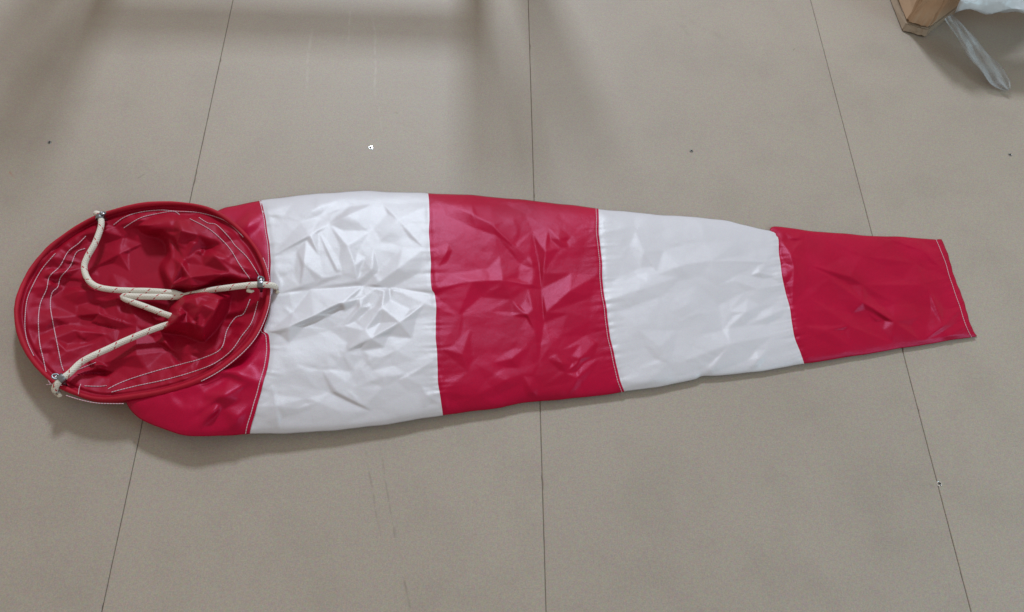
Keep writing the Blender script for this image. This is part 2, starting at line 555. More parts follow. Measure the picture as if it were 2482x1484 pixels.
# hand-laid folds, read off the photograph (down side, up side widths in px; height in m)
FOLDS = [
    # white band beside the hoop
    ([(655, 622), (751, 571), (843, 521), (905, 494)], .0052, 46, 60),
    ([(742, 580), (736, 640), (728, 695)], .0042, 16, 42),
    ([(797, 542), (843, 596), (860, 643), (866, 680)], .0030, 26, 12),
    ([(772, 560), (818, 655)], .0024, 20, 12),
    ([(925, 490), (965, 533), (1030, 604)], .0034, 8, 20),
    ([(905, 600), (902, 650), (864, 682)], .0030, 14, 34),
    ([(1026, 603), (965, 650), (905, 692)], .0046, 30, 26),
    ([(655, 718), (751, 701), (881, 692), (944, 699), (1052, 712)], -.0030, 36, 30),
    ([(652, 804), (700, 792), (760, 766), (830, 735), (870, 722)], .0085, 12, 60),
    ([(700, 830), (800, 800), (860, 780)], -.0022, 34, 26),
    ([(931, 703), (925, 745), (885, 800), (835, 853)], .0048, 40, 14),
    ([(885, 716), (872, 745), (835, 790)], .0034, 18, 12),
    ([(1030, 735), (969, 781), (900, 820), (835, 853)], .0070, 12, 56),
    ([(1047, 876), (985, 914)], .0032, 10, 22),
    ([(985, 906), (930, 915), (890, 926)], .0026, 10, 20),
    ([(905, 865), (875, 890)], .0022, 8, 14),
    ([(960, 850), (920, 868)], .0022, 8, 16),
    ([(660, 930), (670, 985), (676, 1045)], .0034, 34, 8),
    ([(820, 850), (815, 950), (880, 985)], .0022, 30, 24),
    ([(700, 930), (800, 950), (900, 995), (990, 950)], -.0020, 30, 30),
    ([(720, 990), (770, 975)], .0022, 10, 14),
    ([(1025, 990), (1035, 960), (1022, 935)], .0024, 12, 12),
    ([(690, 520), (760, 508), (830, 478)], .0026, 20, 26),
    ([(770, 525), (850, 500)], -.0018, 12, 12),
    # middle red band
    ([(1060, 486), (1120, 508), (1192, 544), (1250, 602)], .0042, 22, 60),
    ([(1046, 702), (1144, 682), (1215, 678), (1290, 690)], .0062, 60, 22),
    ([(1290, 560), (1306, 640), (1312, 700), (1318, 780), (1304, 880)], -.0030, 44, 60),
    ([(1326, 552), (1355, 580), (1378, 600)], .0036, 12, 18),
    ([(1330, 556), (1322, 610), (1316, 662)], .0034, 22, 10),
    ([(1322, 757), (1380, 706), (1446, 668)], .0048, 30, 20),
    ([(1240, 726), (1275, 762), (1298, 806)], .0036, 22, 18),
    ([(1279, 698), (1290, 750), (1300, 776)], .0030, 14, 10),
    ([(1335, 835), (1362, 880), (1372, 905)], .0034, 10, 18),
    ([(1366, 906), (1405, 870), (1444, 832)], .0040, 14, 20),
    ([(1265, 905), (1285, 940), (1300, 962)], .0034, 16, 16),
    ([(1196, 880), (1240, 870), (1270, 846)], .0028, 12, 14),
    ([(1070, 845), (1120, 858), (1135, 900)], .0026, 12, 14),
    ([(1060, 890), (1075, 950), (1082, 1000)], .0030, 20, 8),
    ([(1150, 960), (1230, 920), (1290, 905)], .0026, 18, 18),
    ([(1060, 645), (1080, 615), (1086, 590)], .0030, 10, 16),
    ([(1200, 570), (1260, 640), (1290, 650)], -.0020, 20, 20),
    ([(1325, 870), (1420, 812), (1460, 800)], -.0024, 20, 24),
    ([(1375, 960), (1400, 915), (1450, 870)], .0034, 10, 14),
    # second white band
    ([(1595, 666), (1660, 640), (1724, 632), (1855, 634)], .0034, 26, 40),
    ([(1460, 730), (1550, 702), (1639, 672)], .0036, 26, 34),
    ([(1655, 876), (1770, 834), (1875, 812)], .0042, 20, 36),
    ([(1765, 795), (1809, 756), (1840, 740)], .0030, 16, 22),
    ([(1540, 560), (1560, 610), (1590, 660)], .0024, 22, 26),
    ([(1690, 690), (1740, 740), (1750, 800)], -.0024, 26, 26),
    ([(1716, 912), (1728, 888)], .0030, 8, 14),
    ([(1812, 900), (1840, 870), (1856, 850)], .0030, 10, 16),
    ([(1550, 800), (1600, 840), (1620, 880)], .0024, 20, 20),
    ([(1780, 680), (1840, 700), (1895, 690)], .0026, 14, 18),
    ([(1855, 640), (1840, 660), (1870, 668)], .0028, 10, 12),
    ([(1830, 780), (1870, 765), (1905, 745)], .0026, 12, 16),
    # red tail
    ([(1895, 585), (1916, 615), (1925, 650), (1920, 740)], .0052, 16, 26),
    ([(2010, 674), (2091, 732), (2168, 780), (2230, 825)], .0040, 44, 12),
    ([(2000, 645), (2060, 670), (2168, 735)], .0034, 12, 40),
    ([(2170, 715), (2230, 690), (2300, 672)], .0030, 30, 22),
    ([(2240, 825), (2285, 790), (2330, 745)], .0034, 18, 22),
    ([(2300, 815), (2345, 785)], .0022, 12, 14),
    ([(1950, 790), (2000, 800), (2060, 840)], .0026, 18, 20),
    ([(2060, 760), (2120, 780), (2140, 800)], -.0020, 16, 16),
    ([(1900, 560), (1930, 580), (1945, 560)], .0024, 10, 12),
    ([(2160, 580), (2240, 610), (2280, 650)], .0024, 24, 22),
    ([(1955, 640), (2090, 690), (2200, 690), (2310, 690)], .0026, 44, 36), ([(1960, 720), (2060, 790), (2160, 830)], .0026, 34, 30),
    ([(2000, 575), (2090, 620), (2230, 640)], .0022, 30, 34), ([(2200, 600), (2250, 700), (2290, 800)], .0020, 34, 24),
    # first red band, under and beside the hoop
    ([(640, 520), (600, 545), (575, 570)], .0040, 18, 20),
    ([(640, 930), (560, 900), (500, 905)], .0040, 22, 22),
    ([(470, 1000), (540, 960), (600, 930)], .0046, 24, 26),
    ([(480, 1040), (520, 1000), (530, 970)], .0036, 12, 20),
    ([(630, 850), (560, 880), (520, 890)], -.0040, 20, 20),
    ([(560, 1050), (575, 1010), (600, 985)], .0032, 14, 14),
]
FOLDS = [(p_, a_ * (1.6 if p_[0][0] > 1960 else 1.25 if p_[0][0] > 1460 else 1.9 if p_[0][0] < 641 else 1.0), w1_, w2_) for p_, a_, w1_, w2_ in FOLDS]
RAND = []


def add_random(n, box, ang, spread, amp, wid, length):
    for _ in range(n):
        cx, cy = rng.uniform(box[0], box[2]), rng.uniform(box[1], box[3])
        a = rng.choice(ang) + rng.normal() * spread
        l = rng.uniform(*length)
        dx, dy = math.cos(a) * l / 2, math.sin(a) * l / 2
        bx, by = -math.sin(a) * l * rng.normal() * .12, math.cos(a) * l * rng.normal() * .12
        w = rng.uniform(*wid)
        RAND.append(([(cx - dx, cy - dy), (cx + bx, cy + by), (cx + dx, cy + dy)],
                     rng.uniform(*amp) * (1 if rng.random() < .65 else -1), w, w * rng.uniform(.35, 1.0)))


add_random(22, (655, 480, 1050, 1040), [-.5, .9, 0.1], .35, (.0006, .0020), (8, 24), (50, 150))
add_random(24, (1050, 490, 1490, 990), [-.6, .8, 1.4], .35, (.0006, .0020), (8, 22), (40, 150))
add_random(18, (1470, 520, 1940, 930), [-.3, .5, 1.2], .35, (.0005, .0016), (10, 28), (50, 150))
add_random(13, (1900, 570, 2350, 850), [.6, -.6], .35, (.0004, .0014), (10, 26), (50, 150))
add_random(20, (320, 880, 660, 1050), [-.5, .7], .4, (.0010, .0032), (8, 22), (40, 120))

SEAMS = [
    [(632, 486), (645, 540), (653, 590), (655, 650), (657, 700), (650, 760), (640, 800), (653, 815), (651, 870), (640, 925), (620, 990), (606, 1052)],
    [(1038, 468), (1040, 540), (1042, 620), (1046, 695), (1054, 716), (1056, 780), (1058, 860), (1063, 930), (1072, 1006)],
    [(1449, 505), (1452, 560), (1458, 640), (1465, 720), (1477, 800), (1492, 880), (1513, 949)],
    [(1872, 559), (1886, 575), (1887, 620), (1898, 680), (1913, 750), (1927, 820), (1948, 881)],
    [(2278, 580), (2295, 625), (2318, 690), (2335, 745), (2352, 790), (2365, 815)],
]
PUCK = [rng.normal(size=90) for _ in SEAMS]


from mathutils.geometry import delaunay_2d_cdt


def build_tin(folds, box, spacing, sigma, seed, gain=1.0, ang=-0.5, stretch=1.5, heavy=1.6):
    """creased sheet: a triangulated net of flat facets whose edges follow the fold lines"""
    r = np.random.default_rng(seed)
    ca, sa = math.cos(ang), math.sin(ang)

    def fwd(p):
        x, y = p
        return (x * ca + y * sa) / stretch, -x * sa + y * ca
    P, Hh, edges = [], [], []
    for pts, amp, wl, wr in folds:
        k = len(pts)
        if pts[-1][0] < pts[0][0] and abs(pts[-1][0] - pts[0][0]) > abs(pts[-1][1] - pts[0][1]):
            pts = pts[::-1]          # so that wl is always the near side
        ids = []
        for i, p in enumerate(pts):
            e = 0.25 if i in (0, k - 1) else 1.0
            if k == 2: e = 0.6
            ids.append(len(P)); P.append(fwd(p)); Hh.append(amp * e * gain)
        edges += list(zip(ids[:-1], ids[1:]))
        for i in range(k - 1):
            a, b_ = np.array(pts[i], float), np.array(pts[i + 1], float)
            d = b_ - a; nn = np.array([-d[1], d[0]]) / np.linalg.norm(d)
            mid = (a + b_) / 2
            for w, sg in ((wl, 1), (wr, -1)):
                q = mid + nn * sg * w * 1.25
                P.append(fwd(q)); Hh.append(amp * gain * 0.08 * r.normal())
    fixed = np.array(P) if P else np.zeros((0, 2))
    pts_l = [tuple(v) for v in P]
    n_try = int((box[2] - box[0]) * (box[3] - box[1]) / spacing ** 2 * 6)
    buf = np.zeros((len(fixed) + n_try + 1, 2)); cnt = len(fixed); buf[:cnt] = fixed
    for _ in range(n_try):
        x, y = r.uniform(box[0], box[2]), r.uniform(box[1], box[3])
        q = np.array(fwd((x, y)))
        loc = spacing * r.choice([.55, .8, 1.1, 1.5])
        if cnt and np.min((buf[:cnt, 0] - q[0]) ** 2 + (buf[:cnt, 1] - q[1]) ** 2) < loc * loc / stretch:
            continue
        buf[cnt] = q; cnt += 1; pts_l.append(tuple(q))
        g = r.normal(); Hh.append(sigma * math.copysign(abs(g) ** heavy, g))
    vs, es, fs, ov, oe, of = delaunay_2d_cdt([Vector(p) for p in pts_l], edges, [], 0, 1e-4)
    P2 = np.array([tuple(v) for v in vs]); base = np.array(pts_l); Hh = np.array(Hh)
    H2 = np.zeros(len(P2))
    for i, o in enumerate(ov):
        if len(o): H2[i] = Hh[o[0]]
        else:
            d = np.hypot(*(base - P2[i]).T); w = 1 / (d + 1) ** 3
            H2[i] = (w * Hh).sum() / w.sum()
    tris = []
    for f in fs:
        for k in range(1, len(f) - 1): tris.append((f[0], f[k], f[k + 1]))
    # back to measured coordinates, then fill triangle by triangle
    Q = np.stack([P2[:, 0] * stretch * ca - P2[:, 1] * sa, P2[:, 0] * stretch * sa + P2[:, 1] * ca], 1)
    x0, y0 = box[0], box[1]
    img = np.zeros((box[3] - box[1] + 1, box[2] - box[0] + 1))
    for a, b_, c in tris:
        A_, B_, C_ = Q[a] - (x0, y0), Q[b_] - (x0, y0), Q[c] - (x0, y0)
        i0, i1 = int(max(0, min(A_[0], B_[0], C_[0]))), int(min(img.shape[1] - 1, max(A_[0], B_[0], C_[0]) + 1))
        j0, j1 = int(max(0, min(A_[1], B_[1], C_[1]))), int(min(img.shape[0] - 1, max(A_[1], B_[1], C_[1]) + 1))
        det = (B_[1] - C_[1]) * (A_[0] - C_[0]) + (C_[0] - B_[0]) * (A_[1] - C_[1])
        if i1 < i0 or j1 < j0 or abs(det) < 1e-9: continue
        yy, xx = np.mgrid[j0:j1 + 1, i0:i1 + 1]
        l1 = ((B_[1] - C_[1]) * (xx - C_[0]) + (C_[0] - B_[0]) * (yy - C_[1])) / det
        l2 = ((C_[1] - A_[1]) * (xx - C_[0]) + (A_[0] - C_[0]) * (yy - C_[1])) / det
        l3 = 1 - l1 - l2
        ok = (l1 >= -1e-6) & (l2 >= -1e-6) & (l3 >= -1e-6)
        sub = img[j0:j1 + 1, i0:i1 + 1]
        sub[ok] = (l1 * H2[a] + l2 * H2[b_] + l3 * H2[c])[ok]
    return img, x0, y0


def eval_tin(tin, px, py):
    """sample the net, drawn once as a height image at one value per measured pixel"""
    img, x0, y0 = tin
    x = np.clip(px - x0, 0, img.shape[1] - 1.001); y = np.clip(py - y0, 0, img.shape[0] - 1.001)
    i, j = x.astype(int), y.astype(int)
    fx, fy = x - i, y - j
    return (img[j, i] * (1 - fx) * (1 - fy) + img[j, i + 1] * fx * (1 - fy)
            + img[j + 1, i] * (1 - fx) * fy + img[j + 1, i + 1] * fx * fy)


SOCK_BOX = (250, 420, 2420, 1120)
TIN_A = build_tin(FOLDS, SOCK_BOX, 70, .0008, 3, 1.0, -.45, 1.5)
TIN_B = build_tin([], SOCK_BOX, 36, .00031, 4, 1.0, .6, 1.9, 1.6)
TIN_C = build_tin([], SOCK_BOX, 17, .00010, 5, 1.0, -.3, 1.6, 1.6)


def relief(px, py):
    fine = 0.35 + 0.65 * smooth01((np.sin(px / 131 + py / 90) + np.sin(py / 77 - px / 180 + 1) + 1.2) / 2.2)
    h = eval_tin(TIN_A, px, py) + eval_tin(TIN_B, px, py) * fine + eval_tin(TIN_C, px, py) * (1.3 - fine)
    for pts, amp, wl, wr in RAND:
        h += 0.45 * crease(px, py, pts, amp, wl * .6, wr * .6, 1.5)
    for i, s in enumerate(SEAMS):
        d, sd, t = polydist(px, py, s)
        pk = np.interp(t * 89, np.arange(90), PUCK[i])
        h += 0.00050 * pk * np.exp(-d / 20)
        h -= 0.0012 * np.exp(-(d / 7) ** 2)
    # slow swell of the loose cloth
    h += 0.0012 * np.sin(px / 83 + py / 61 + 1.0) * np.sin(py / 97 - px / 140) 
    return h


def blur(z, n):
    for _ in range(n):
        p = np.pad(z, 1, mode='edge')
        z = (4 * z + 2 * (p[:-2, 1:-1] + p[2:, 1:-1] + p[1:-1, :-2] + p[1:-1, 2:]) + p[:-2, :-2] + p[2:, 2:] + p[:-2, 2:] + p[2:, :-2]) / 16
    return z


def coons(top, bot, left, right, nu, nv):
    T, B = catmull(top, nu), catmull(bot, nu)
    Lc, Rc = catmull(left, nv), catmull(right, nv)
    u = np.linspace(0, 1, nu)[None, :, None]; v = np.linspace(0, 1, nv)[:, None, None]
    S = (1 - v) * T[None] + v * B[None] + (1 - u) * Lc[:, None] + u * Rc[:, None] \
        - ((1 - u) * (1 - v) * T[0] + u * (1 - v) * T[-1] + (1 - u) * v * B[0] + u * v * B[-1])
    return S


XB = [300, 480, 650, 1040, 1450, 1900, 2370]
PUFF = [.012, .016, .022, .020, .014, .009, .004]
EDGE_N = [.030, .030, .017, .010, .007, .006, .004]      # near edge lift
EDGE_F = [.006, .008, .008, .006, .005, .004, .003]      # far edge lift

sock = empty('windsock', tuple(hit(1200, 740)))
tag(sock, 'long red and white banded nylon windsock lying flat on the boards', 'windsock')


def band(name, top, bot, left, right, mat, nu, nv, lift_l=0.0, lift_r=0.0, cap=False):
    S = coons(top, bot, left, right, nu, nv)
    # cloth edges are never quite straight
    S0 = S.copy()
    S[..., 1] += 1.3 * np.sin(S0[..., 0] / 31 + 1) * np.sin(S0[..., 0] / 61) + 0.2 * np.sin(S0[..., 0] / 9.7)
    S[..., 0] += 1.2 * np.sin(S0[..., 1] / 19) + 0.3 * np.sin(S0[..., 1] / 8.3)
    px, py = S[..., 0], S[..., 1]
    t = np.linspace(0, 1, nv)[:, None]
    puff = np.interp(px, XB, PUFF); en = np.interp(px, XB, EDGE_N); ef = np.interp(px, XB, EDGE_F)
    base = ef * (1 - t) + en * t
    prof = np.clip(1 - np.abs(2 * t - 1) ** 5, 0, 1) ** 0.6
    ed = smooth01(np.minimum(t, 1 - t) / 0.05) * 0.93 + 0.07
    z = base + puff * prof + blur(relief(px, py), 2) * ed * (1.0 + (0.5 * smooth01((1 - np.linspace(0, 1, nu)[None, :]) / .25) if cap else 0.0))
    z = np.maximum(z, 0.0022)
    u = np.linspace(0, 1, nu)[None, :]
    z += lift_l * np.exp(-u * 40) + lift_r * np.exp(-(1 - u) * 40)
    if cap:                      # the cloth below the mouth stays under its lining
        zm, q = mouth_z(px, py)
        z = np.where(q < 1, np.minimum(z, np.maximum(zm - 0.005, 0.002)), z)
        z = blur(z, 2)
    V = hit(px, py, z)
    verts = list(V.reshape(-1, 3))
    faces = []
    for j in range(nv - 1):
        for i in range(nu - 1):
            faces.append((j * nu + i, (j + 1) * nu + i, (j + 1) * nu + i + 1, j * nu + i + 1))
    # underside, closing the flattened tube
    mu = 9
    off = len(verts)
    for j in range(1, mu):
        jj = nv - 1 - round(j * (nv - 1) / mu)
        tt = jj / (nv - 1)
        s = math.sin(math.pi * tt) ** 0.5
        zz = np.minimum(base[jj] * (1 - s) + 0.0016 * s, z[jj] - 0.0005)
        # stay under the upper cloth: slide the lower layer straight down
        w = V[jj].copy(); w[:, 2] = np.maximum(zz, 0.001)
        verts += list(w)
    rows = [list(range((nv - 1) * nu, nv * nu))] + [list(range(off + k * nu, off + (k + 1) * nu)) for k in range(mu - 1)] + [list(range(nu))]
    for a, b_ in zip(rows[:-1], rows[1:]):
        for i in range(nu - 1):
            faces.append((a[i], b_[i], b_[i + 1], a[i + 1]))
    o = mesh_obj(name, verts, faces, mat, sock)
    return o, S, z, V


def shift(c, dx):
    return [(x + dx, y) for x, y in c]


b2, S2, z2, V2 = band('white_band', [(627, 487), (720, 474), (860, 464), (960, 466), (1038, 468)],
                      [(601, 1052), (750, 1047), (900, 1034), (980, 1022), (1072, 1006)],
                      shift(SEAMS[0], -5), SEAMS[1], WHITE, 210, 270, 0, .0011)
b3, S3, z3, V3 = band('red_band', [(1033, 468), (1140, 472), (1290, 487), (1449, 505)],
                      [(1067, 1007), (1200, 990), (1230, 984), (1290, 975), (1400, 965), (1513, 949)],
                      shift(SEAMS[1], -5), SEAMS[2], RED, 210, 260, 0, .0011)
b4, S4, z4, V4 = band('white_band', [(1444, 505), (1600, 520), (1740, 532), (1800, 545), (1872, 559)],
                      [(1508, 950), (1600, 937), (1680, 922), (1705, 912), (1760, 910), (1850, 898), (1948, 881)],
                      shift(SEAMS[2], -5), SEAMS[3], WHITE, 210, 220, 0, .0011)
b5, S5, z5, V5 = band('red_band', [(1866, 555), (1881, 548), (1960, 558), (2100, 571), (2200, 575), (2278, 580)],
                      [(1943, 882), (2050, 867), (2200, 842), (2300, 825), (2365, 815)],
                      [(1866, 555), (1880, 575)] + shift(SEAMS[3][2:], -5), SEAMS[4], RED, 210, 170)


def stitch_on(V, ucol, name='stitching', parent=sock, r=0.00062, lift=0.0004, j0=0, j1=None):
    P = V[j0:j1, ucol].copy()
    P[:, 2] += lift
    return tube(name, P, r, THREAD, parent, sides=5)


stitch_on(V3, 206, parent=b3, r=.0005)
stitch_on(V5, 204, parent=b5, r=.0005)
# the lower layer shows as a narrow lip at the open end
endc = catmull(SEAMS[4], 40)
lip = []
for k in range(40):
    for dx, zz in ((-6, .0022), (2.5 + 2.0 * math.sin(k * .31) + .6 * math.sin(k * 1.3), .0012)):
        lip.append(hit(endc[k, 0] + dx, endc[k, 1], zz))
o_ = mesh_obj('lower_hem', lip, [(2 * k, 2 * k + 2, 2 * k + 3, 2 * k + 1) for k in range(39)], RED, sock)
so_ = o_.modifiers.new('thickness', 'SOLIDIFY'); so_.thickness = 0.0006; so_.offset = 1
WTH = simple('cream_thread', (0.55, 0.52, 0.50), 0.8)

# ------------------------------------------------------------------ mouth of the sock: hoop, lining, folds inside
RINGP = [(33, 760, .034), (54, 680, .026), (100, 612, .022), (165, 557, .022), (240, 517, .026), (330, 492, .030), (420, 486, .032),
         (500, 498, .033), (560, 530, .034), (612, 580, .036), (643, 632, .037), (657, 690, .040), (652, 750, .041), (620, 822, .042), (560, 882, .043),
         (490, 925, .044), (410, 952, .041), (330, 967, .040), (240, 974, .039), (165, 952, .039), (105, 912, .038), (55, 845, .036)]
NR = 260
ring = catmull(RINGP, NR, closed=True)
# hem tube sits just inside the outline
ctr = np.array([345.0, 738.0])
ins_px = 7.0
dirs = ring[:, :2] - ctr; dirs /= np.linalg.norm(dirs, axis=1)[:, None]
hem_px = ring[:, :2] - dirs * ins_px
hem_w = hit(hem_px[:, 0], hem_px[:, 1], ring[:, 2])
hr = 0.0038 * (1 + 0.22 * np.convolve(np.tile(rng.normal(size=NR), 3), np.ones(7) / 7, 'same')[NR:2 * NR])
hoop = tube('hoop_hem', hem_w, hr, RED_HEM, sock, sides=14, closed=True)

IN_FOLDS = [
    # radial gathers running in from the hem, left side
    ([(60, 700), (120, 690), (190, 705), (290, 700)], .0050, 18, 20),
    ([(75, 640), (130, 625), (200, 640)], .0040, 16, 16),
    ([(120, 720), (170, 690), (210, 690)], -.0040, 12, 12),
    ([(60, 790), (130, 770), (240, 760), (330, 790)], .0048, 22, 22),
    ([(80, 850), (130, 820), (180, 800), (260, 810)], .0044, 20, 20),
    ([(110, 890), (160, 850), (230, 830)], .0040, 18, 18),
    ([(140, 745), (220, 780), (290, 800)], -.0040, 20, 20),
    ([(100, 670), (150, 660), (200, 648)], .0040, 10, 14),
    ([(225, 650), (290, 615), (345, 590)], .0060, 8, 24),
    ([(190, 570), (250, 560), (300, 575)], .0040, 14, 16),
    ([(290, 545), (330, 535), (400, 530)], .0050, 14, 16),
    ([(430, 525), (440, 560), (430, 590)], .0060, 12, 16),
    ([(395, 560), (420, 590), (455, 640)], -.0050, 16, 16),
    ([(520, 545), (550, 560), (600, 575)], .0050, 12, 14),
    ([(540, 590), (500, 600), (470, 612)], -.0070, 12, 16),
    ([(480, 570), (520, 620), (560, 660)], .0060, 16, 18),
    ([(410, 690), (460, 672), (530, 665), (575, 680)], .0060, 12, 20),
    ([(560, 640), (600, 650), (640, 660)], .0040, 12, 12),
    ([(470, 590), (440, 640), (415, 690)], .0060, 20, 12),
    ([(525, 720), (500, 760), (480, 800)], .0060, 14, 20),
    ([(470, 730), (490, 790), (500, 815)], .0050, 12, 12),
    ([(560, 720), (545, 770), (500, 830)], -.0080, 14, 12),
    ([(420, 850), (400, 830), (390, 810)], .0050, 14, 16),
    ([(250, 880), (330, 860), (420, 850), (480, 830)], .0060, 14, 30),
    ([(180, 910), (240, 890), (250, 915)], .0060, 10, 12),
    ([(200, 905), (245, 905), (280, 900)], -.0060, 10, 10),
    ([(520, 855), (490, 870), (470, 900)], -.0050, 10, 10),
    ([(430, 900), (440, 880), (410, 850)], -.0050, 9, 9),
    ([(590, 780), (570, 800), (520, 850)], -.0030, 10, 10),
]
rs2 = np.random.default_rng(5)
for k in range(64):                      # small pleats in the hem all round
    a = 2 * math.pi * (k + rs2.uniform(-.3, .3)) / 64
    r0, r1 = rs2.uniform(.66, .80), rs2.uniform(.90, .97)
    # hem outline in that direction
    i = int(np.argmin(np.abs(np.angle(np.exp(1j * (np.arctan2(dirs[:, 1], dirs[:, 0]) - a))))))
    e = ring[i, :2] - ctr
    off = rs2.normal() * 10
    pr = np.array([-e[1], e[0]]) / np.linalg.norm(e)
    IN_FOLDS.append(([tuple(ctr + e * r1), tuple(ctr + e * (r0 + r1) / 2 + pr * off * .4), tuple(ctr + e * r0 + pr * off)],
                     rs2.uniform(.0010, .0030) * (1 if rs2.random() < .6 else -1), rs2.uniform(6, 14), rs2.uniform(4, 10)))
for k in range(40):
    a = rs2.uniform(0, 2 * math.pi); rr = rs2.uniform(0.1, .75)
    c = ctr + np.array([math.cos(a) * 300, math.sin(a) * 235]) * rr
    b_ = rs2.choice([-.3, .5, 1.1]) + rs2.normal() * .4; l = rs2.uniform(30, 100)
    d = np.array([math.cos(b_), math.sin(b_)]) * l / 2
    IN_FOLDS.append(([tuple(c - d), tuple(c + rs2.normal(size=2) * 6), tuple(c + d)], rs2.uniform(.0008, .0028) * (1 if rs2.random() < .6 else -1), rs2.uniform(8, 20), rs2.uniform(6, 16)))

FLAP = [(330, 548), (385, 575), (402, 610), (392, 650), (400, 713), (440, 712), (480, 702), (560, 688), (640, 680), (635, 610), (585, 560), (520, 525), (430, 515), (360, 530)]
MOUND = [(392, 800), (400, 772), (412, 742), (436, 712), (475, 697), (515, 699), (560, 712), (548, 752), (528, 790), (500, 822), (458, 812), (420, 806)]

FLAP = [tuple(v) for v in catmull(FLAP, 60, closed=True)]
MOUND = [tuple(v) for v in catmull(MOUND, 60, closed=True)]

MOUND_FOLDS = [([(400, 796), (440, 762), (490, 738), (545, 722)], .0075, 22, 16), ([(468, 708), (482, 752), (478, 806)], .0050, 14, 12),
               ([(520, 708), (522, 752), (508, 806)], .0060, 16, 14), ([(428, 732), (452, 756), (455, 800)], -.0050, 12, 12)]
TIN_M = build_tin(MOUND_FOLDS + IN_FOLDS[:19] + IN_FOLDS[22:29], (0, 450, 700, 1010), 62, .0008, 8, 1.55, .2, 1.3)


def mouth_z(px, py):
    rel = np.stack([px, py], -1) - ctr
    ang = np.arctan2(rel[..., 1], rel[..., 0]); rad = np.hypot(rel[..., 0], rel[..., 1])
    ra = np.arctan2(dirs[:, 1], dirs[:, 0]); rl = np.linalg.norm(hem_px - ctr, axis=1)
    o = np.argsort(ra)
    R = np.interp(ang, np.r_[ra[o] - 2 * np.pi, ra[o], ra[o] + 2 * np.pi], np.tile(rl[o], 3))
    Z = np.interp(ang, np.r_[ra[o] - 2 * np.pi, ra[o], ra[o] + 2 * np.pi], np.tile(ring[o, 2], 3))
    q = np.clip(rad / R, 0, 1)
    bowl = 0.010
    w = np.clip((q - .42) / .58, 0, 1) ** 2.1
    z = bowl * (1 - w) + Z * w
    # raised folds of the upper side of the sock
    wv = 5 * np.sin(px / 17 + py / 23) + 4 * np.sin(py / 11 - px / 29)
    z += 0.027 * smooth01((sdist(px, py, FLAP) + 3 + wv * .9) / 22) * smooth01((1 - q) / .25)
    z += tent(px + wv * .5, py - wv * .4, [(392, 801), (408, 744), (438, 708), (505, 694), (566, 711), (548, 768), (500, 826)], (478, 750), 0.036, 0.42)
    dp, _, _ = polydist(px, py, [(230, 640), (300, 610), (370, 600)])
    z -= 0.006 * np.exp(-(dp / 55) ** 2)
    f = eval_tin(TIN_M, px, py)
    for pts, amp, wl, wr in IN_FOLDS[29:]:
        f += .8 * crease(px, py, pts, amp, wl, wr, 2.0)
    z += f * 1.3 * smooth01((1 - q) / .06)
    z -= 0.0045 * np.exp(-((q - .955) / .018) ** 2)
    # lie above the cloth beneath
    return np.maximum(z, 0.0075), q


na, nr = 300, 84
aidx = np.linspace(0, NR, na, endpoint=False)
qx = np.interp(aidx, np.arange(NR + 1), np.r_[hem_px[:, 0], hem_px[0, 0]])
qy = np.interp(aidx, np.arange(NR + 1), np.r_[hem_px[:, 1], hem_px[0, 1]])
rr = np.linspace(1, 0.004, nr) ** 0.85
PX = ctr[0] + (qx[None] - ctr[0]) * rr[:, None]
PY = ctr[1] + (qy[None] - ctr[1]) * rr[:, None]
ZM, QM = mouth_z(PX, PY)
VM = hit(PX, PY, ZM)
verts = list(VM.reshape(-1, 3)); faces = []
for j in range(nr - 1):
    for i in range(na):
        i2 = (i + 1) % na
        faces.append((j * na + i, j * na + i2, (j + 1) * na + i2, (j + 1) * na + i))
faces.append(tuple((nr - 1) * na + i for i in range(na)))
# outside of the mouth: cloth falling from the hoop and tucking in underneath
off = len(verts)
for k, (s, zf) in enumerate([(1.0, .62), (.965, .30), (.90, .10), (.80, .06)]):
    x = ctr[0] + (qx - ctr[0]) * s; y = ctr[1] + (qy - ctr[1]) * s
    zz = np.maximum(ZM[0] * zf, 0.0012)
    w = hit(x, y, ZM[0]); w[:, 2] = zz
    verts += list(w)
prev = 0
for k in range(4):
    base_i = off + k * na
    for i in range(na):
        i2 = (i + 1) % na
        faces.append((prev + i2, prev + i, base_i + i, base_i + i2))
    prev = base_i
mouth = mesh_obj('mouth_lining', verts, faces, SHADED_LINING, sock)


def stitch_mouth(pts, r=0.00062):
    p = catmull(pts, max(24, int(20 * len(pts))))
    z, _ = mouth_z(p[:, 0], p[:, 1])
    tube('stitching', hit(p[:, 0], p[:, 1], z + 0.0011), r, THREAD, mouth, sides=5)


